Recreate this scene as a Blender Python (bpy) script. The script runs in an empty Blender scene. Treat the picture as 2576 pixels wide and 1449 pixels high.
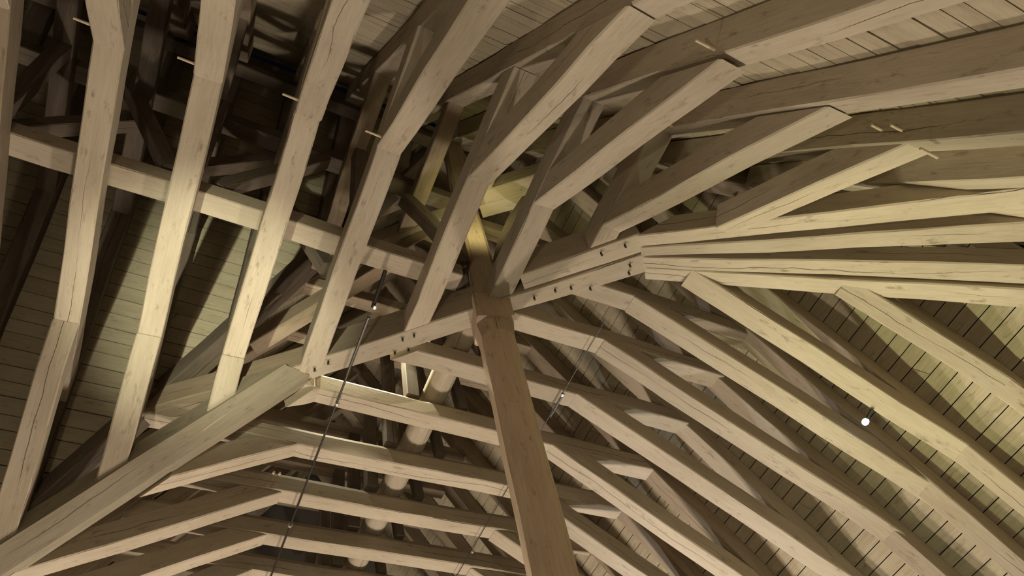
import bpy, math, random
from mathutils import Vector, Matrix
random.seed(7)
S = 0.85            # metres per truss spacing
Z0 = 8.6            # height of the underside of the collar beams
SK = 0.0494         # the two wings do not meet at an exact right angle
def W(x, y, z): return Vector(((x + SK*y)*S, y*S, z*S + Z0))
C = bpy.context.scene.collection

# ------------------------------------------------------------------ camera
cam = bpy.data.cameras.new('camera'); cam_o = bpy.data.objects.new('camera', cam); C.objects.link(cam_o)
_r = Vector((-0.8876489, 0.4316408, -0.1605168)); _d = Vector((-0.2790247, -0.7813821, -0.5582)); _f = Vector((-0.3663668, -0.4506975, 0.8140314))
m = Matrix((_r, -_d, -_f)).transposed().to_4x4()
m.translation = Vector((1.88064*S, 6.7466*S, -8.23924*S + Z0))
cam_o.matrix_world = m
cam.sensor_width = 36.0; cam.lens = 36.0*1936.0/2576.0; cam.clip_start = 0.05; cam.clip_end = 200
bpy.context.scene.camera = cam_o

# ------------------------------------------------------------------ world, light, exposure
sc = bpy.context.scene
sc.view_settings.view_transform = 'Standard'; sc.view_settings.look = 'None'
sc.view_settings.gamma = 1; sc.view_settings.exposure = -0.1
wd = bpy.data.worlds.new('world'); sc.world = wd; wd.use_nodes = True
wd.node_tree.nodes['Background'].inputs[0].default_value = (0.05, 0.06, 0.16, 1)
wd.node_tree.nodes['Background'].inputs[1].default_value = 0.016

def lamp(name, kind, rel, energy, color, radius, aim=None, angle=60, blend=0.5):
    l = bpy.data.lights.new(name, kind); l.energy = energy; l.color = color
    l.shadow_soft_size = radius
    o = bpy.data.objects.new(name, l); C.objects.link(o); o.location = W(*rel)
    if kind == 'SPOT':
        l.spot_size = math.radians(angle); l.spot_blend = blend
        o.rotation_euler = (W(*aim) - W(*rel)).to_track_quat('-Z', 'Y').to_euler()
    return o
# two big warm uplights standing on the floor of the lower wing
lamp('uplight_nave', 'POINT', (-4.9, -3.7, -9.2), 1280, (1.0, 0.88, 0.73), 0.3)
lamp('uplight_nave', 'POINT', (0.6, -4.3, -9.2), 1280, (1.0, 0.86, 0.70), 0.3)
# second uplight below the corner of the roof
lamp('corner_flood', 'SPOT', (-3.3, 0.9, -8.4), 1150, (1.0, 1.0, 0.54), 0.08, (-6.2, 5.2, -1.5), 56, 1.0)
# greenish wall lamp low at the corner
lamp('wall_lamp', 'POINT', (-9.0, 2.4, -6.6), 110, (0.88, 1.0, 0.66), 0.06)
# narrow flood beside the photographer
lamp('floodlight', 'SPOT', (3.5, 5.2, -7.4), 3100, (1.0, 1.0, 0.72), 0.06, (1.65, 0.6, 0.0), 25, 1.0)
# small lamps above the collar beams: one over the lower wing, one turned up to the ridge
lamp('loft_spot', 'SPOT', (-0.9, -0.1, 2.2), 700, (1.0, 0.95, 0.66), 0.04, (-0.9, -0.1, 0), 62, 0.5)
lamp('loft_spot', 'SPOT', (-0.7, -1.15, 2.2), 170, (1.0, 0.95, 0.70), 0.04, (-0.7, -1.15, 0), 56, 0.5)  # added spot, brightens the top edge of the next collar down
lamp('loft_spot', 'SPOT', (-0.7, -2.15, 2.2), 60, (1.0, 0.95, 0.72), 0.04, (-0.7, -2.15, 0), 56, 0.5)  # weaker spot, also added, for the collar edge after that
# weak fill light added near the camera to lift the post and collar sides
lamp('camera_fill', 'POINT', (3.4, 5.6, -8.2), 230, (1.0, 0.86, 0.62), 0.12)
lamp('loft_uplight', 'SPOT', (-1.5, 2.5, 1.35), 45, (1.0, 0.92, 0.42), 0.25, (-1.95, 1.85, 2.7), 120, 1.0)
# cooler flood in the lower wing washing the boards
lamp('cool_flood', 'SPOT', (-4.6, -4.6, -7.2), 600, (0.92, 0.97, 1.0), 0.1, (-5.6, 0.2, -1.0), 40, 0.8)

# ------------------------------------------------------------------ materials
def wood(name, base, dark, crack=1.0, grain=1.0, rough=0.75):
    mt = bpy.data.materials.new(name); mt.use_nodes = True
    nt = mt.node_tree; N = nt.nodes; L = nt.links
    bs = N['Principled BSDF']; bs.inputs['Roughness'].default_value = rough
    bs.inputs['Specular IOR Level'].default_value = 0.2
    uv = N.new('ShaderNodeUVMap'); oi = N.new('ShaderNodeObjectInfo')
    sep = N.new('ShaderNodeSeparateXYZ'); L.new(uv.outputs[0], sep.inputs[0])
    def M(op, a, b=None, c=None, clamp=False):
        n = N.new('ShaderNodeMath'); n.operation = op; n.use_clamp = clamp
        for i, v in enumerate((a, b, c)):
            if v is None: continue
            if isinstance(v, (int, float)): n.inputs[i].default_value = v
            else: L.new(v, n.inputs[i])
        return n.outputs[0]
    def noise(su, sv, scale=1.0, detail=4, rgh=0.6, off=0.0):
        c = N.new('ShaderNodeCombineXYZ')
        L.new(M('MULTIPLY', sep.outputs[0], su), c.inputs[0]); L.new(M('MULTIPLY', sep.outputs[1], sv), c.inputs[1])
        L.new(M('ADD', M('MULTIPLY', oi.outputs['Random'], 37.0), off), c.inputs[2])
        n = N.new('ShaderNodeTexNoise'); n.inputs['Scale'].default_value = scale; n.inputs['Detail'].default_value = detail
        n.inputs['Roughness'].default_value = rgh; L.new(c.outputs[0], n.inputs['Vector']); return n.outputs[0]
    big = noise(0.9, 3.0, 1.0, 3)
    gr = noise(3.0, 45.0, 1.0, 5, 0.65, 3.0)
    fine = noise(9.0, 160.0, 1.0, 3, 0.6, 7.0)
    spots = noise(4.5, 14.0, 1.0, 5, 0.7, 11.0)
    mix = M('ADD', M('MULTIPLY', big, 0.45), M('ADD', M('MULTIPLY', gr, 0.35*grain), M('MULTIPLY', fine, 0.2*grain)))
    mr = N.new('ShaderNodeMapRange'); mr.inputs['From Min'].default_value = 0.38; mr.inputs['From Max'].default_value = 0.60
    L.new(mix, mr.inputs['Value'])
    cm = N.new('ShaderNodeMixRGB'); L.new(mr.outputs[0], cm.inputs[0])
    cm.inputs[1].default_value = (*dark, 1); cm.inputs[2].default_value = (*base, 1)
    # dark blotches and knots
    kn = N.new('ShaderNodeMapRange'); kn.inputs['From Min'].default_value = 0.58; kn.inputs['From Max'].default_value = 0.74; L.new(spots, kn.inputs['Value'])
    c2 = N.new('ShaderNodeMixRGB'); L.new(M('MULTIPLY', kn.outputs[0], 0.75), c2.inputs[0]); L.new(cm.outputs[0], c2.inputs[1])
    c2.inputs[2].default_value = (base[0]*0.35, base[1]*0.3, base[2]*0.25, 1)
    # drying cracks running along the timber
    wob = noise(0.45, 0.0, 1.0, 6, 0.55, 19.0)
    gate = noise(0.35, 0.0, 1.0, 2, 0.5, 23.0)
    dist = M('ABSOLUTE', M('SUBTRACT', sep.outputs[1], M('MULTIPLY', M('SUBTRACT', wob, 0.5), 0.30)))
    gm = M('MULTIPLY', M('SUBTRACT', gate, 0.53), 0.05, None)
    ck = M('GREATER_THAN', gm, dist)
    ck = M('MULTIPLY', ck, crack)
    cw = M('LESS_THAN', dist, 0.0035)
    ck = M('MULTIPLY', ck, cw)
    c3 = N.new('ShaderNodeMixRGB'); L.new(M('MULTIPLY', ck, 0.85), c3.inputs[0]); L.new(c2.outputs[0], c3.inputs[1])
    c3.inputs[2].default_value = (base[0]*0.10, base[1]*0.08, base[2]*0.07, 1)
    hv = N.new('ShaderNodeHueSaturation'); L.new(c3.outputs[0], hv.inputs['Color'])
    L.new(M('ADD', M('MULTIPLY', oi.outputs['Random'], 0.22), 0.89), hv.inputs['Value'])
    L.new(hv.outputs[0], bs.inputs['Base Color'])
    bp = N.new('ShaderNodeBump'); bp.inputs['Strength'].default_value = 0.35; bp.inputs['Distance'].default_value = 0.01
    L.new(M('SUBTRACT', mix, M('MULTIPLY', ck, 1.0)), bp.inputs['Height']); L.new(bp.outputs[0], bs.inputs['Normal'])
    return mt
def plain(name, col, rough=0.6, metal=0.0, emit=None, es=0.0, nscale=20.0, namt=0.25):
    mt = bpy.data.materials.new(name); mt.use_nodes = True
    N = mt.node_tree.nodes; L = mt.node_tree.links; bs = N['Principled BSDF']
    tc = N.new('ShaderNodeTexCoord'); n = N.new('ShaderNodeTexNoise'); n.inputs['Scale'].default_value = nscale; n.inputs['Detail'].default_value = 4
    L.new(tc.outputs['Object'], n.inputs['Vector'])
    mx = N.new('ShaderNodeMixRGB'); L.new(n.outputs[0], mx.inputs[0])
    mx.inputs[1].default_value = (*[c*(1-namt) for c in col], 1); mx.inputs[2].default_value = (*[min(1, c*(1+namt)) for c in col], 1)
    L.new(mx.outputs[0], bs.inputs['Base Color'])
    bs.inputs['Roughness'].default_value = rough; bs.inputs['Metallic'].default_value = metal
    if emit: bs.inputs['Emission Color'].default_value = (*emit, 1); bs.inputs['Emission Strength'].default_value = es
    return mt
OAK = wood('pale_oak', (0.47, 0.40, 0.31), (0.37, 0.305, 0.225))
OAK2 = wood('brown_oak', (0.34, 0.27, 0.195), (0.235, 0.18, 0.125))
LOFT_SHADED = wood('loft_shaded_oak', (0.17, 0.135, 0.105), (0.105, 0.082, 0.062))  # shade of the unlit loft painted into the wood colour
BOARD = wood('roof_boarding', (0.45, 0.39, 0.28), (0.32, 0.265, 0.185), 0.0, 1.1)
POSTW = wood('post_oak', (0.58, 0.45, 0.33), (0.44, 0.335, 0.235), 1.0)
BRACE_SHADED = wood('brace_shaded_oak', (0.29, 0.25, 0.185), (0.21, 0.175, 0.12))  # oak darkened in colour to give the valley brace its shade
PEG = plain('peg_wood', (0.62, 0.50, 0.36), 0.6)
IRON = plain('iron', (0.035, 0.028, 0.024), 0.55, 0.6)
STEEL = plain('steel_rope', (0.06, 0.055, 0.05), 0.4, 0.7)
CLIP = plain('bright_clip', (0.85, 0.82, 0.76), 0.25, 0.8)
PLASTER = plain('lime_plaster', (0.12, 0.11, 0.09), 0.9, 0, None, 0, 3.0, 0.12)
STONE = plain('stone_floor', (0.07, 0.06, 0.05), 0.8, 0, None, 0, 2.0, 0.2)
BULB = plain('lit_bulb', (0.8, 0.9, 1.0), 0.3, 0, (0.62, 0.92, 1.0), 5.0)

# ------------------------------------------------------------------ mesh helpers
def link(name, verts, faces, uvs, mat, parent=None, origin=None):
    """verts in world space; the object's origin is moved to `origin`"""
    org = Vector(origin) if origin is not None else sum(verts, Vector())/len(verts)
    me = bpy.data.meshes.new(name)
    me.from_pydata([v - org for v in verts], [], faces); me.update()
    if uvs:
        ul = me.uv_layers.new(name='UVMap'); i = 0
        for fu in uvs:
            for u in fu: ul.data[i].uv = u; i += 1
    me.materials.append(mat)
    o = bpy.data.objects.new(name, me); C.objects.link(o)
    if parent is not None:
        pl = Vector(parent.location)
        if parent.parent: pl += parent.parent.location
        o.parent = parent; o.location = org - pl
    else: o.location = org
    return o
def tag(o, label=None, cat=None, group=None, kind=None):
    if label: o['label'] = label
    if cat: o['category'] = cat
    if group: o['group'] = group
    if kind: o['kind'] = kind
    return o
def thing(name, loc, label, cat, group=None):
    o = bpy.data.objects.new(name, None); C.objects.link(o); o.location = loc; o.empty_display_size = 0.2
    return tag(o, label, cat, group)

def section(w, h, c=0.012):
    """bevelled rectangle, soffit at b = 0, body towards +b; a runs across"""
    a = w/2
    return [(-a+c, 0), (a-c, 0), (a, c), (a, h-c), (a-c, h), (-a+c, h), (-a, h-c), (-a, c)]
def octagon(w, h, c):
    return section(w, h, c)
def beam(name, p0, p1, w, h, mat, parent=None, up=(0, 0, 1), cut0=None, cut1=None, sec=None, w1=None, wob=0.006, ring=None, bow=0.0):
    """timber whose soffit centre line runs p0 -> p1 (world metres). up = side the body lies on.
       cut0 / cut1 = (point, normal): planes that the ends are sawn to."""
    p0 = Vector(p0); p1 = Vector(p1); D = (p1 - p0); Lg = D.length; d = D/Lg
    u = Vector(up); u = (u - d*u.dot(d)).normalized(); a = d.cross(u).normalized()
    sec = sec or section(w, h)
    n = ring or max(3, int(Lg/0.45))
    ns = len(sec); ts = []
    for (sa, sb) in sec:
        o = p0 + a*sa + u*sb; t0, t1 = 0.0, Lg
        if cut0: q, nn = cut0; t0 = (Vector(q) - o).dot(Vector(nn))/d.dot(Vector(nn))
        if cut1: q, nn = cut1; t1 = (Vector(q) - o).dot(Vector(nn))/d.dot(Vector(nn))
        ts.append((t0, t1))
    verts = []; T = []
    ph = [random.uniform(0, 6.28) for _ in range(6)]
    uo = random.uniform(0, 50)
    for i in range(n + 1):
        k = i/n; row = []
        for (sa, sb), (t0, t1) in zip(sec, ts):
            t = t0 + (t1 - t0)*k
            g = 1.0 if w1 is None else (1 + (w1/w - 1)*k)
            e = 0 if i in (0, n) else 1
            da = e*wob*(math.sin(ph[0] + t*1.7) + 0.6*math.sin(ph[1] + t*4.1) + 0.5*random.uniform(-1, 1))
            db = e*wob*(math.sin(ph[2] + t*1.9) + 0.5*random.uniform(-1, 1)*(1 if sb > 0 else 0.5)) + bow*math.sin(math.pi*k)
            verts.append(p0 + d*t + a*(sa*g + da) + u*(sb + db)); row.append(t)
        T.append(row)
    faces = []; uvs = []
    for j in range(ns):
        j2 = (j + 1) % ns
        fw = math.hypot(sec[j][0]-sec[j2][0], sec[j][1]-sec[j2][1])/2
        vo = 3.0*j
        for i in range(n):
            faces.append((i*ns + j, i*ns + j2, (i+1)*ns + j2, (i+1)*ns + j))
            f0, f1 = (-fw, fw)
            uvs.append([(T[i][j]+uo+vo, f0), (T[i][j2]+uo+vo, f1), (T[i+1][j2]+uo+vo, f1), (T[i+1][j]+uo+vo, f0)])
    faces.append(tuple(reversed(range(ns)))); uvs.append([(x+uo, y) for x, y in reversed(sec)])
    faces.append(tuple(n*ns + j for j in range(ns))); uvs.append([(x+uo, y) for x, y in sec])
    # fix orientation: cross-section must wind outward
    o = link(name, verts, faces, uvs, mat, parent, (p0 + p1)/2)
    return o
def rod(name, p0, p1, r, mat, parent=None, sides=10, r1=None):
    p0 = Vector(p0); p1 = Vector(p1); d = (p1-p0).normalized(); r1 = r if r1 is None else r1
    a = d.orthogonal().normalized(); b = d.cross(a)
    vs = []
    for p, rr in ((p0, r), (p1, r1)):
        for k in range(sides):
            t = 2*math.pi*k/sides; vs.append(p + a*math.cos(t)*rr + b*math.sin(t)*rr)
    fs = [(k, (k+1) % sides, sides+(k+1) % sides, sides+k) for k in range(sides)] + [tuple(reversed(range(sides))), tuple(range(sides, 2*sides))]
    return link(name, vs, fs, None, mat, parent)

# ------------------------------------------------------------------ roof geometry (in truss spacings)
MX, MY = -1.79, 1.71          # plan centre: the king post
RZ = 5.6                      # ridge above collar soffit
GA, GB = 0.559, 0.6875        # run per rise: wing A (runs +x), wing B (runs -y)
EA = -5.2                     # eaves
def yN(z): return 4.85 - GA*z
def yS(z): return -1.42 + GA*z
def xW(z): return -5.64 + GB*z
def xE(z): return 2.06 - GB*z
nN = Vector((0, 1, GA)).normalized(); nS = Vector((0, -1, GA)).normalized()
nW = Vector((-1, 0, GB)).normalized(); nE = Vector((1, 0, GB)).normalized()
CW, CH = 0.285*S, 0.385*S      # collar width / depth
BH = 0.33*S                   # brace depth
RH = 0.34*S                   # rafter depth
UC = 2.55                     # upper collar height
DG = lambda x: -x*0.953       # main diagonal, y as a function of x
def peg_on(parent, rel0, dirv, ln=0.2, r=0.016, mat=None, name='wooden_peg'):
    q = W(*rel0); rod(name, q - Vector(dirv)*0.03, q + Vector(dirv)*ln, r, mat or PEG, parent, 8, r*0.8)
def nail(parent, x, y, z=0.0, r=0.014, ln=0.05):
    q = W(x, y, z); rod('iron_nail', q + Vector((0, 0, 0.03)), q - Vector((0, 0, ln)), r*0.6, IRON, parent, 8, r)

# unit direction of the diagonal in plan
dgv = (W(-3.58, 3.42, 0) - W(0.2, -0.03, 0)).normalized(); dgn = Vector((-dgv.y, dgv.x, 0))   # dgn points to -x,-y side
if dgn.dot(Vector((0, -1, 0))) < 0: dgn = -dgn

# ---- wing A trusses (run towards the upper edge of the photo); x roughly constant
LKN = {-3: (3.158, -0.097), -2: (2.221, -0.009), -1: (1.183, -0.027)}
UKN = {-3: (3.139, 3.42), -2: (2.192, 3.459), -1: (1.127, 3.443), 0: (0.184, 3.396), 1: (-0.946, 3.422), 2: (-1.843, 3.411), 3: (-2.817, 3.44)}
K2A = {1: (-0.901, 6.179), 2: (-1.834, 6.131), 3: (-2.999, 6.176), 4: (-3.98, 6.208)}
labA = {
 -5: 'pale roof truss beyond the left edge of the photo',
 -4: 'dim brown roof truss cut by the left edge of the photo',
 -3: 'leftmost fully visible pale roof truss, upper brace leaning left',
 -2: 'second roof truss from the left, its middle brightly lit by the flood',
 -1: 'third roof truss from the left, its lower collar end glowing in the floodlight',
  0: 'fourth roof truss from the left, cracked collar ending just left of the dark rope',
  1: 'roof truss landing on the diagonal beam just left of the post head',
  2: 'roof truss with a long crack whose collar lands on top of the post head',
  3: 'short roof truss landing on the twin diagonal beams right of the post head',
  4: 'stub roof truss resting on the uppermost of the fanned beams at the right'}
trussA = {}
for j in range(-5, 5):
    xj = 0.151 - 1.0023*j
    up = UKN.get(j, (xj, 3.42)); lo = LKN.get(j, (xj, -0.02)); k2 = K2A.get(j, (xj, 6.19))
    T = thing('roof_truss', W(xj, MY, 0), labA[j], 'roof truss', 'roof trusses of the left wing'); trussA[j] = T
    xl = lo[0] if j <= -1 else up[0]; xu = up[0]
    plane_x = Vector((1, 0, 0))
    # collar
    if j <= 3:
        cutN = (W(0, yN(0), 0), nN)
        top = W(xu, yN(0), 0)
        if xl > 2.0:
            bot = W(xl, yS(0), 0); cutS = (W(0, yS(0), 0), nS)
        elif j == -1:
            bot = W(xl, -0.72, 0); cutS = (W(xl, -0.75, 0), dgn)
        else:
            yd = DG(xl) ; bot = W(xl, yd, 0); off = 0.16*S if j <= 0 else (0.16*S if j <= 2 else 0.02)
            side = -dgn
            q = W(xl, yd, 0) + side*0.155*S
            if j == 2: q = W(-1.85, 1.99, 0)
            if j == 3: q = (W(-1.93, 2.225, 0) + side*0.14*S)
            cutS = (q, dgn)
        col = beam('collar_beam', bot, top, CW, CH, OAK if j != -4 else OAK2, T, cut0=cutS, cut1=cutN)
        # upper collar
        if xl > 0: ub, uc = W(xl, yS(UC), UC), (W(0, yS(UC), 0), nS); uc = (W(0, yS(UC), UC), nS)
        else: ub = W(xl, DG(xl), UC); uc = (ub - dgn*0.13*S, dgn)
        if xl > -2.9:
            beam('upper_collar_beam', ub, W(xu, yN(UC), UC), CW*0.86, CH*0.7, OAK2 if j > -1 else LOFT_SHADED, T, cut0=uc, cut1=(W(0, yN(UC), UC), nN))
    else:
        col = None
    # north rafter
    ztop = RZ if xj > MX else (xj + 5.64)/GB - 0.1
    kx = k2[0]
    raf = beam('rafter', W(kx, yN(EA), EA), W(xu if j <= 3 else xj, yN(ztop), ztop), CW*0.95, RH, OAK if j >= 0 else OAK2, T, up=nN)
    # north brace
    if j <= 3: s0 = W(xu, up[1], 0); c0 = (W(0, 0, -0.007), Vector((0, 0, 1)))
    else: s0 = W(-3.86, 4.18, -0.66); c0 = None
    bn = beam('brace', s0, W(k2[0], k2[1], -2.4), CW*1.02, BH, OAK, T, cut0=c0, cut1=(W(k2[0], k2[1], -2.4) - nN*0.006, nN))
    # south rafter and brace
    if xj > MX:
        zl = max(EA, (2.06 - xj)/GB)
        if zl < RZ - 0.3:
            beam('rafter', W(xl, yS(zl), zl), W(xl, yS(RZ), RZ), CW*0.95, RH, LOFT_SHADED, T, up=nS)
    if j <= -1:
        if xl < 3.71:
            e = W(xl, -xl*0.744, -xl*0.647); ce = (e + (-dgn)*0.12*S, Vector((0.6, 0.8, 0)).normalized()); ce = (e - dgn*0.17*S, dgn)
        else:
            e = W(xl, -2.76, -2.4); ce = (e, nS)
        beam('brace', W(xl, lo[1], 0), e, CW*1.02, BH, OAK if j > -4 else OAK2, T, cut0=(W(0, 0, -0.007), Vector((0, 0, 1))), cut1=ce)
    # oak pegs driven into the sides
    pg = {-3: [(3.28, 3.62, -0.10)], -2: [(2.33, 3.60, -0.06)], -1: [(1.27, 3.64, -0.10)], 0: [(0.33, 3.56, -0.06)],
          2: [(-1.69, 6.14, -2.2)], 3: [(-2.72, 5.0, -0.25)], 4: [(-3.84, 6.14, -2.02), (-3.84, 6.235, -2.24), (-3.86, 6.21, -2.70)]}
    for q in pg.get(j, []):
        peg_on(bn if j < 2 else raf, q, (1, 0, 0.05), 0.15, 0.014)

# ---- wing B trusses (run across the lower half of the photo); y roughly constant
PK = {1: (-0.025, -0.345), 2: (-0.005, -1.446), 3: (-0.032, -2.464), 4: (-0.033, -3.455), 5: (-0.012, -4.345)}
QK = {-2: (-3.608, 2.50), -1: (-3.546, 1.70), 0: (-3.587, 0.68), 1: (-3.654, -0.37), 3: (-3.56, -2.446), 4: (-3.527, -3.472)}
K2B = {0: (-7.197, 0.693), -1: (-7.2, 1.703), -2: (-7.25, 2.519), -3: (-7.25, 3.231), -4: (-7.328, 4.204)}
labB = {
 -4: 'stub roof truss at right, resting on the lowest fanned beam near the photo edge',
 -3: 'pale stub roof truss at right with the small lit bulb beside it',
 -2: 'roof truss right of the post, its short collar starting mid-way along the twin diagonal beams',
 -1: 'roof truss whose collar starts at the right side of the post head',
  0: 'first roof truss below the post head, with a short bright sliver on top',
  1: 'second roof truss below the post head, with the brightest lit edge along its collar',
  2: 'third roof truss below the post head, left brace dying into the wide diagonal beam',
  3: 'fourth roof truss below the post head, with two small pegs on its left face',
  4: 'fifth roof truss below the post head, near the bottom edge',
  5: 'roof truss at the very bottom edge of the photo',
  6: 'sixth roof truss in depth, glimpsed over the bottom edge through the gaps',
  7: 'furthest roof truss of the lower wing, glimpsed behind all the others'}
cham = lambda w, h: [(-w/2+0.012, 0), (w/2-0.012, 0), (w/2, 0.012), (w/2, h-0.11), (w/2-0.075, h), (-w/2+0.012, h), (-w/2, h-0.012), (-w/2, 0.012)]
trussB = {}
for k in range(-4, 8):
    yk = 0.598 - k
    q = QK.get(k, (-3.58, yk)); pk = PK.get(k, (-0.02, yk)); k2 = K2B.get(k, (-7.25, yk))
    T = thing('roof_truss', W(MX, yk, 0), labB[k], 'roof truss', 'roof trusses of the lower wing'); trussB[k] = T
    cutW = (W(xW(0), 0, 0), nW)
    if k >= -2:
        yl = pk[1] if k >= 1 else q[1]
        if k >= 2: st = W(xE(0), yl, 0); c0 = (st, nE)
        elif k == 1: st = W(0.5, yl, 0); c0 = (W(0.3, -0.3, 0) + dgn*0.155*S, dgn)
        else:
            xs = -yl/0.953; st = W(xs, yl, 0)
            if k <= -1: c0 = (W(-2.017, 1.943, 0) + dgn*0.165*S, dgn)
            else: c0 = (st + dgn*0.155*S, dgn)
            st = st + Vector((-0.01, 0, 0))
        en = W(xW(0), q[1] if k < 1 else yk, 0)
        w = CW*0.97
        # direction d = -x, up = +z -> a = d x u = (-1,0,0)x(0,0,1) = (0,1,0): +a faces the camera
        beam('collar_beam', st, en, w, CH, OAK, T, cut0=c0, cut1=cutW, sec=cham(w, CH))
        if k >= -1:
            xs2 = xE(UC) if yk < -0.3 else -yk/0.953
            beam('upper_collar_beam', W(xs2, yk, UC), W(xW(UC), yk, UC), CW*0.8, CH*0.65, OAK2, T,
                 cut0=((W(xs2, yk, UC), nE) if yk < -0.3 else (W(xs2, yk, UC) + dgn*0.13*S, dgn)), cut1=(W(xW(UC), 0, UC), nW))
    ztop = RZ if yk < MY else (4.85 - (k2[1] if k <= -3 else yk))/GA - 0.1
    beam('rafter', W(xW(EA), k2[1], EA), W(xW(ztop), k2[1] if k <= -3 else yk, ztop), CW*0.95, RH, OAK2 if k > 0 else OAK, T, up=nW)
    if k >= -2: s0 = W(q[0], q[1], 0); cb = (W(0, 0, -0.007), Vector((0, 0, 1)))
    elif k == -3: s0 = W(-4.0, 3.28, -0.28); cb = None
    else: s0 = W(-5.4, 4.25, -1.17); cb = None
    br = beam('brace', s0, W(k2[0], k2[1], -2.4), CW*1.0, BH, OAK, T, cut0=cb, cut1=(W(xW(-2.4), 0, -2.4) - nW*0.006, nW))
    if yk < MY:
        zl = max(EA, (yk + 1.42)/GA)
        if zl < RZ - 0.3:
            beam('rafter', W(xE(zl), yk, zl), W(xE(RZ), yk, RZ), CW*0.95, RH, OAK2, T, up=nE)
    if k >= 1:
        if -yk < 2.76: e = W(-pk[1]*1.344, pk[1], pk[1]*0.87); ce = (e + dgn*0.17*S, dgn)
        else: e = W(3.71, yk, -2.4); ce = (e, nE)
        beam('brace', W(pk[0], pk[1], 0), e, CW*0.97, BH, OAK, T, cut0=(W(0, 0, -0.007), Vector((0, 0, 1))), cut1=ce)
    # king strut standing on the collar
    if k >= 0:
        beam('king_strut', W(-1.42, yk, CH/S), W(-1.42, yk, UC), 0.2*S, 0.16*S, LOFT_SHADED, T, up=(0, 1, 0))
        beam('king_strut', W(-2.25, yk, CH/S), W(-2.0, yk, UC), 0.16*S, 0.14*S, LOFT_SHADED, T, up=(0, 1, 0))
    if k == 3:
        peg_on(br.parent.children[0], (0.06, yk + 0.14, 0.26), (0, 1, -0.3), 0.05, 0.02)
        peg_on(br.parent.children[0], (0.15, yk + 0.14, 0.26), (0, 1, -0.3), 0.05, 0.02)

# ---- the diagonal frame through the post
D = thing('diagonal_roof_frame', W(MX, MY, 0), 'heavy diagonal frame crossing the photo from lower left to the fan of beams at right', 'roof frame')
dL = (W(0.215, 0.02, 0)); pc = W(-1.79, 1.71, 0)
c_l = beam('collar_beam', dL, W(-1.72, 1.65, 0), 0.30*S, 0.52*S, OAK, D, cut0=(dL, (dL-pc).normalized()))
c_r = beam('collar_beam', W(-1.95, 1.885, 0), W(-3.53, 3.175, 0), 0.255*S, 0.52*S, OAK, D, w1=0.31*S)
c_u = beam('collar_beam', W(-2.03, 2.31, 0), W(-3.31, 3.415, 0), 0.255*S, 0.52*S, OAK, D, w1=0.30*S)
for x, y in ((0.14, 0.10), (0.0, 0.27), (-0.824, 0.95), (-0.95, 1.06), (-0.80, 0.70), (-0.96, 0.80)): nail(c_l, x, y)
for x, y in ((-2.28, 2.15), (-2.69, 2.47), (-2.5, 2.36), (-2.95, 2.55), (-3.306, 3.06), (-3.352, 2.95)): nail(c_r, x, y)
for x, y in ((-2.85, 3.08), (-3.1, 3.3)): nail(c_u, x, y)
# valley brace and valley rafter
ve = W(3.71, -2.76, -2.4)
vw, vh = 0.44*S, 0.40*S
vsec = [(-vw/2, 0.11*S), (vw/2-0.15*S, 0), (vw/2, 0.06*S), (vw/2, vh-0.012), (vw/2-0.012, vh), (-vw/2+0.012, vh), (-vw/2, vh-0.012)]
beam('brace', dL, ve, vw, vh, BRACE_SHADED, D, cut0=(W(0, 0, 0.0), Vector((0, 0, 1))), sec=vsec)
beam('valley_rafter', W(2.06-GB*EA, -1.42+GA*EA, EA) , W(MX, MY, RZ), 0.3*S, RH, LOFT_SHADED, D, up=(0.5, -0.6, 1))
beam('hip_rafter', W(-5.64+GB*EA, 4.85-GA*EA, EA), W(MX, MY, RZ), 0.3*S, RH, OAK2, D, up=(-0.5, 0.6, 1))
beam('collar_extension', W(0.215, 0.02, 0.01), W(2.06, -1.42, 0.01), 0.28*S, 0.4*S, OAK2, D)
beam('collar_extension', W(-3.5, 3.25, 0.01), W(-5.64, 4.85, 0.01), 0.28*S, 0.4*S, OAK2, D)
# fan of four hip braces
fan = [((-3.262, 3.417), (-5.45, 6.2), 0.20, 0.285), ((-3.373, 3.286), (-6.45, 6.21), 0.16, 0.285),
       ((-3.473, 3.154), (-7.3, 5.9), 0.18, 0.29), ((-3.60, 3.01), (-7.35, 5.55), 0.20, 0.285)]
for (a, b, w0, w1) in fan:
    beam('fan_brace', W(a[0], a[1], 0), W(b[0], b[1], -2.4), w0*S, BH, OAK, D, cut0=(W(0, 0, 0.004), Vector((0, 0, 1))), w1=w1*S)
# rafters under the fan
for (x, y, tx, ty, tz) in ((-4.9, 6.19, -4.9, None, None),):
    pass
for xx in (-4.97, -5.9, -6.8):
    zt = (xx + 5.64)/GB - 0.1
    beam('jack_rafter', W(xx, yN(EA), EA), W(xx, yN(zt), zt), CW*0.95, RH, OAK, D, up=nN)
for yy in (5.5,):
    zt = (4.85 - yy)/GA - 0.1
    beam('jack_rafter', W(xW(EA), yy, EA), W(xW(zt), yy, zt), CW*0.95, RH, OAK, D, up=nW)
# upper level of the diagonal frame
hub = (-1.88, 1.83)
beam('upper_collar_beam', W(-0.12, 0.25, UC), W(-1.75, 1.74, UC), 0.27*S, 0.36*S, OAK, D)
beam('upper_collar_beam', W(-1.95, 1.93, UC), W(-3.1, 2.86, UC), 0.25*S, 0.36*S, OAK, D)
beam('upper_collar_beam', W(-1.9, 2.17, UC), W(-3.0, 3.1, UC), 0.25*S, 0.36*S, OAK, D)
beam('upper_brace', W(-1.7, 1.6, UC), W(0.9, -0.6, UC-1.6), 0.24*S, 0.3*S, OAK2, D)

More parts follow.
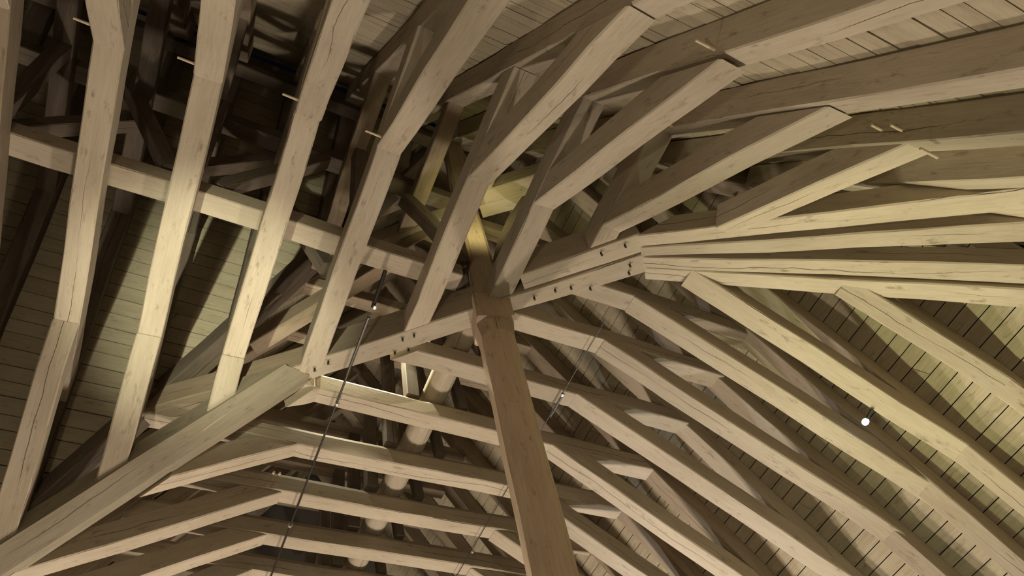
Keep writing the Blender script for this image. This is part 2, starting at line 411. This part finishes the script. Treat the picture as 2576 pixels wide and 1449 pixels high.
# ---- the post
P_ = thing('king_post', W(MX-0.08, MY, -8.6/S), 'thick brown oak post rising from the bottom edge to the junction of all the beams', 'post')
pw = 0.425*S
yaw = Vector((0.35, 0.94, 0)).normalized()
def centred(w, h, c): return [(x, y - h/2) for x, y in section(w, h, c)]
cx, cy = MX - 0.03, MY + 0.0
sh = beam('shaft', W(cx, cy, -8.6/0.85 + 0.0), W(cx, cy, -0.62), pw, pw, POSTW, P_, up=yaw, sec=centred(pw, pw, 0.085), wob=0.004)
beam('post_neck', W(cx, cy, -0.64), W(cx, cy, -0.36), pw*1.0, pw, POSTW, P_, up=yaw, sec=centred(pw, pw, 0.085), wob=0, w1=pw*1.16)
hw = pw*1.16
beam('post_head', W(cx, cy, -0.37), W(cx, cy, 0.14), hw, hw, POSTW, P_, up=yaw, sec=centred(hw, hw, 0.02), wob=0.002)
beam('upper_shaft', W(cx, cy, 0.14), W(cx, cy, RZ-0.2), pw*0.8, pw*0.8, POSTW, P_, up=yaw, sec=centred(pw*0.8, pw*0.8, 0.04))
for (dx, dy, x1, z1) in ((1, 0, 1.0, 1.5), (0, -1, 1.0, 1.5), (-0.8, 0.7, 0.9, 1.6), (0.8, -0.7, 0.9, 1.6)):
    beam('knee_brace', W(cx + dx*0.2, cy + dy*0.2, UC-1.5), W(cx + dx*x1*1.0, cy + dy*x1*1.0, UC+0.02), 0.22*S, 0.2*S, LOFT_SHADED, P_, up=(dx, dy, -1), bow=-0.08)

# ---- long beams lying on the collars
def tb(name, p0, p1, w, h, mat, label, cat='beam', **kw):
    o = beam(name, p0, p1, w, h, mat, None, **kw); return tag(o, label, cat)
tb('longitudinal_beam', W(7.0, 1.82, CH/S), W(MX+0.42, 1.79, CH/S), 0.29*S, 0.27*S, OAK, 'straight beam lying across the tops of the left wing collars, lit in short lengths')
tb('longitudinal_beam', W(7.0, 1.75, UC+0.31), W(MX+0.2, 1.71, UC+0.31), 0.25*S, 0.25*S, LOFT_SHADED, 'dark upper beam along the left wing, high above the collars')
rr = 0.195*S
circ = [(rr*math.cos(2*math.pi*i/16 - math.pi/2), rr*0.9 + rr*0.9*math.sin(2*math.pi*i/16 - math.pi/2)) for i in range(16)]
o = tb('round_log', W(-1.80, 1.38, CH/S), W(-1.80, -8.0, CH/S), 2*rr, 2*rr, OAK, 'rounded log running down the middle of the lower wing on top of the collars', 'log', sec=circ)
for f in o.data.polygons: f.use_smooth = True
tb('longitudinal_beam', W(-1.79, 1.45, UC+0.29), W(-1.79, -8.0, UC+0.29), 0.22*S, 0.2*S, LOFT_SHADED, 'dark upper beam down the lower wing, high above the round log')
tb('longitudinal_beam', W(7.0, 1.71, RZ-0.35), W(MX+0.2, 1.71, RZ-0.35), 0.22*S, 0.2*S, LOFT_SHADED, 'ridge beam at the dark top of the left wing')
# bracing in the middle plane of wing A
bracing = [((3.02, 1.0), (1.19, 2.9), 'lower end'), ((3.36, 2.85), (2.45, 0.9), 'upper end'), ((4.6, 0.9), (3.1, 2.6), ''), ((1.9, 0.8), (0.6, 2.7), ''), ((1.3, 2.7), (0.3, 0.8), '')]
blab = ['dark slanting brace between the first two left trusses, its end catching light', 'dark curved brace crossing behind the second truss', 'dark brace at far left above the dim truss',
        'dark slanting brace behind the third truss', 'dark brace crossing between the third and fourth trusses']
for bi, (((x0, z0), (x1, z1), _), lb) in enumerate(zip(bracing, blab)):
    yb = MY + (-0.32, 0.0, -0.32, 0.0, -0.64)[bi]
    tb('wind_brace', W(x0, yb, z0), W(x1, yb, z1), 0.2*S, 0.2*S, LOFT_SHADED, lb, 'brace', up=(0, 1, 0), bow=0.0)
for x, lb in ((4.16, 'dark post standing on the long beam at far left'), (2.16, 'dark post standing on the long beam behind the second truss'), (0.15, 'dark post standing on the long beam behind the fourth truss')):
    tb('queen_post', W(x, MY+0.34, CH/S+0.0), W(x, MY+0.34, UC), 0.2*S, 0.2*S, LOFT_SHADED, lb, 'post', up=(0, 1, 0))

# ---- steel ropes with bright clips
R1 = thing('steel_rope', W(-0.28, 1.82, 0), 'dark steel rope left of the post, running down to the bottom edge', 'rope')
rod('rope', W(-0.28, 1.2, -0.1), W(-0.33, -8.0, -0.1), 0.013, STEEL, R1)
rod('turnbuckle', W(-0.29, 1.85, 0.05), W(-0.28, 1.35, -0.08), 0.022, IRON, R1)
rod('sleeve', W(-0.27, 1.2, -0.1), W(-0.28, 0.2, -0.1), 0.014, STEEL, R1)
for y in (1.38, -0.33, -2.91): rod('clip', W(-0.30, y+0.02, -0.1), W(-0.30, y-0.02, -0.1), 0.026, CLIP, R1)
R2 = thing('steel_rope', W(-3.35, 2.2, 0), 'thin steel rope passing behind the post from upper right to the bottom edge', 'rope')
rod('rope', W(-3.35, 2.2, -0.1), W(-3.29, -8.0, -0.1), 0.006, STEEL, R2)
rod('turnbuckle', W(-3.36, 0.78, -0.1), W(-3.36, 0.35, -0.1), 0.014, STEEL, R2)
for y in (0.8, -2.8): rod('clip', W(-3.35, y+0.02, -0.1), W(-3.35, y-0.02, -0.1), 0.024, CLIP, R2)

# ---- the small lit bulb at right
B = thing('light_bulb', W(-6.37, 3.08, -1.86), 'small bluish white lit bulb beside a brace at lower right', 'light bulb')
rod('socket', W(-6.37, 3.10, -1.86), W(-6.37, 2.97, -1.89), 0.02, IRON, B)
bm_v = []; bm_f = []; cc = W(-6.37, 2.92, -1.9); r = 0.037
for i in range(9):
    th = math.pi*i/8
    for k in range(12):
        ph = 2*math.pi*k/12; bm_v.append(cc + Vector((r*math.sin(th)*math.cos(ph), r*1.15*math.cos(th), r*math.sin(th)*math.sin(ph))))
for i in range(8):
    for k in range(12): bm_f.append((i*12+k, i*12+(k+1) % 12, (i+1)*12+(k+1) % 12, (i+1)*12+k))
gl = link('glass', bm_v, bm_f, None, BULB, B)
for f in gl.data.polygons: f.use_smooth = True

# ------------------------------------------------------------------ roof boarding
def boarding(name, line, nrm, along, span, label=None):
    """line(z) -> fixed coordinate of the inner face; span(z) -> (start, end) along the other axis"""
    vs = []; fs = []; uv = []
    n = Vector(nrm); th = 0.028
    z = EA; dzc = 0.215*abs(math.cos(math.atan(n.z/math.hypot(n.x, n.y))))
    top = 6.1
    while z < top:
        hgt = dzc*random.uniform(0.88, 1.12); z1 = min(z + hgt, top); g = 0.010
        a0, a1 = span(z); b0, b1 = span(z1)
        L = abs(a1 - a0); m = max(1, int(L/4.2 + random.random()))
        cuts = [0] + sorted(random.uniform(0.06, 0.94) for _ in range(m-1)) + [1]
        for c0, c1 in zip(cuts, cuts[1:]):
            push = random.uniform(0, 0.012)
            pts = []
            for (zz, s, e) in ((z, a0, a1), (z1 - g, b0, b1)):
                for t in (c0, c1):
                    p = s + (e - s)*t + (0.004 if t == c0 else -0.004)*(1 if e > s else -1)
                    q = W(p, line(zz), zz) if along == 'x' else W(line(zz), p, zz)
                    pts.append(q + n*(RH + 0.004 + push))
            i = len(vs); vs += pts + [q + n*th for q in pts]
            u0 = random.uniform(0, 90); lw = (pts[1]-pts[0]).length; hh = (pts[2]-pts[0]).length
            quad = [(i, i+1, i+3, i+2), (i+4, i+6, i+7, i+5), (i, i+4, i+5, i+1), (i+2, i+3, i+7, i+6), (i, i+2, i+6, i+4), (i+1, i+5, i+7, i+3)]
            fs += quad
            base = {0: (u0, -hh/2), 1: (u0+lw, -hh/2), 2: (u0, hh/2), 3: (u0+lw, hh/2)}
            for f in quad: uv.append([base[(v-i) % 4] for v in f])
        z = z1
    o = link(name, vs, fs, uv, BOARD); o['kind'] = 'structure'; return o
OX, OY = 0.0, 0.0
XE_END, YS_END = 7.2, -8.2
boarding('ceiling', yN, nN, 'x', lambda z: (max(xW(z)-0.35, -99) if z < RZ else MX, XE_END))
boarding('ceiling', yS, nS, 'x', lambda z: (xE(z)+0.30 if z < RZ else MX, XE_END))
boarding('ceiling', xW, nW, 'y', lambda z: (yN(z)+0.35 if z < RZ else MY, YS_END))
boarding('ceiling', xE, nE, 'y', lambda z: (yS(z)-0.30 if z < RZ else MY, YS_END))

# ------------------------------------------------------------------ floor and walls below the eaves
def slab(name, pts, z0, z1, mat):
    n = len(pts); vs = [W(x, y, z0) for x, y in pts] + [W(x, y, z1) for x, y in pts]
    fs = [tuple(reversed(range(n))), tuple(range(n, 2*n))] + [(i, (i+1) % n, n+(i+1) % n, n+i) for i in range(n)]
    o = link(name, vs, fs, None, mat); o['kind'] = 'structure'; return o
FZ = -Z0/S
slab('floor', [(-9.9, 8.5), (-9.9, -8.6), (7.6, -8.6), (7.6, 8.5)], FZ-0.3, FZ, STONE)
t = 0.5; nx, ny, ex, sy = -9.35, 7.95, 5.75, -4.45
slab('wall_north', [(nx-t, ny), (7.6, ny), (7.6, ny+t), (nx-t, ny+t)], FZ, EA, PLASTER)
slab('wall_west', [(nx-t, -8.6), (nx, -8.6), (nx, ny), (nx-t, ny)], FZ, EA, PLASTER)
slab('wall_east', [(ex, -8.6), (ex+t, -8.6), (ex+t, sy), (ex, sy)], FZ, EA, PLASTER)
slab('wall_south', [(ex, sy-t), (7.6, sy-t), (7.6, sy), (ex, sy)], FZ, EA, PLASTER)
slab('wall_back', [(7.3, sy), (7.6, sy), (7.6, ny), (7.3, ny)], FZ, 6.4, PLASTER)
slab('wall_front', [(nx, -8.6), (ex, -8.6), (ex, -8.3), (nx, -8.3)], FZ, 6.4, PLASTER)
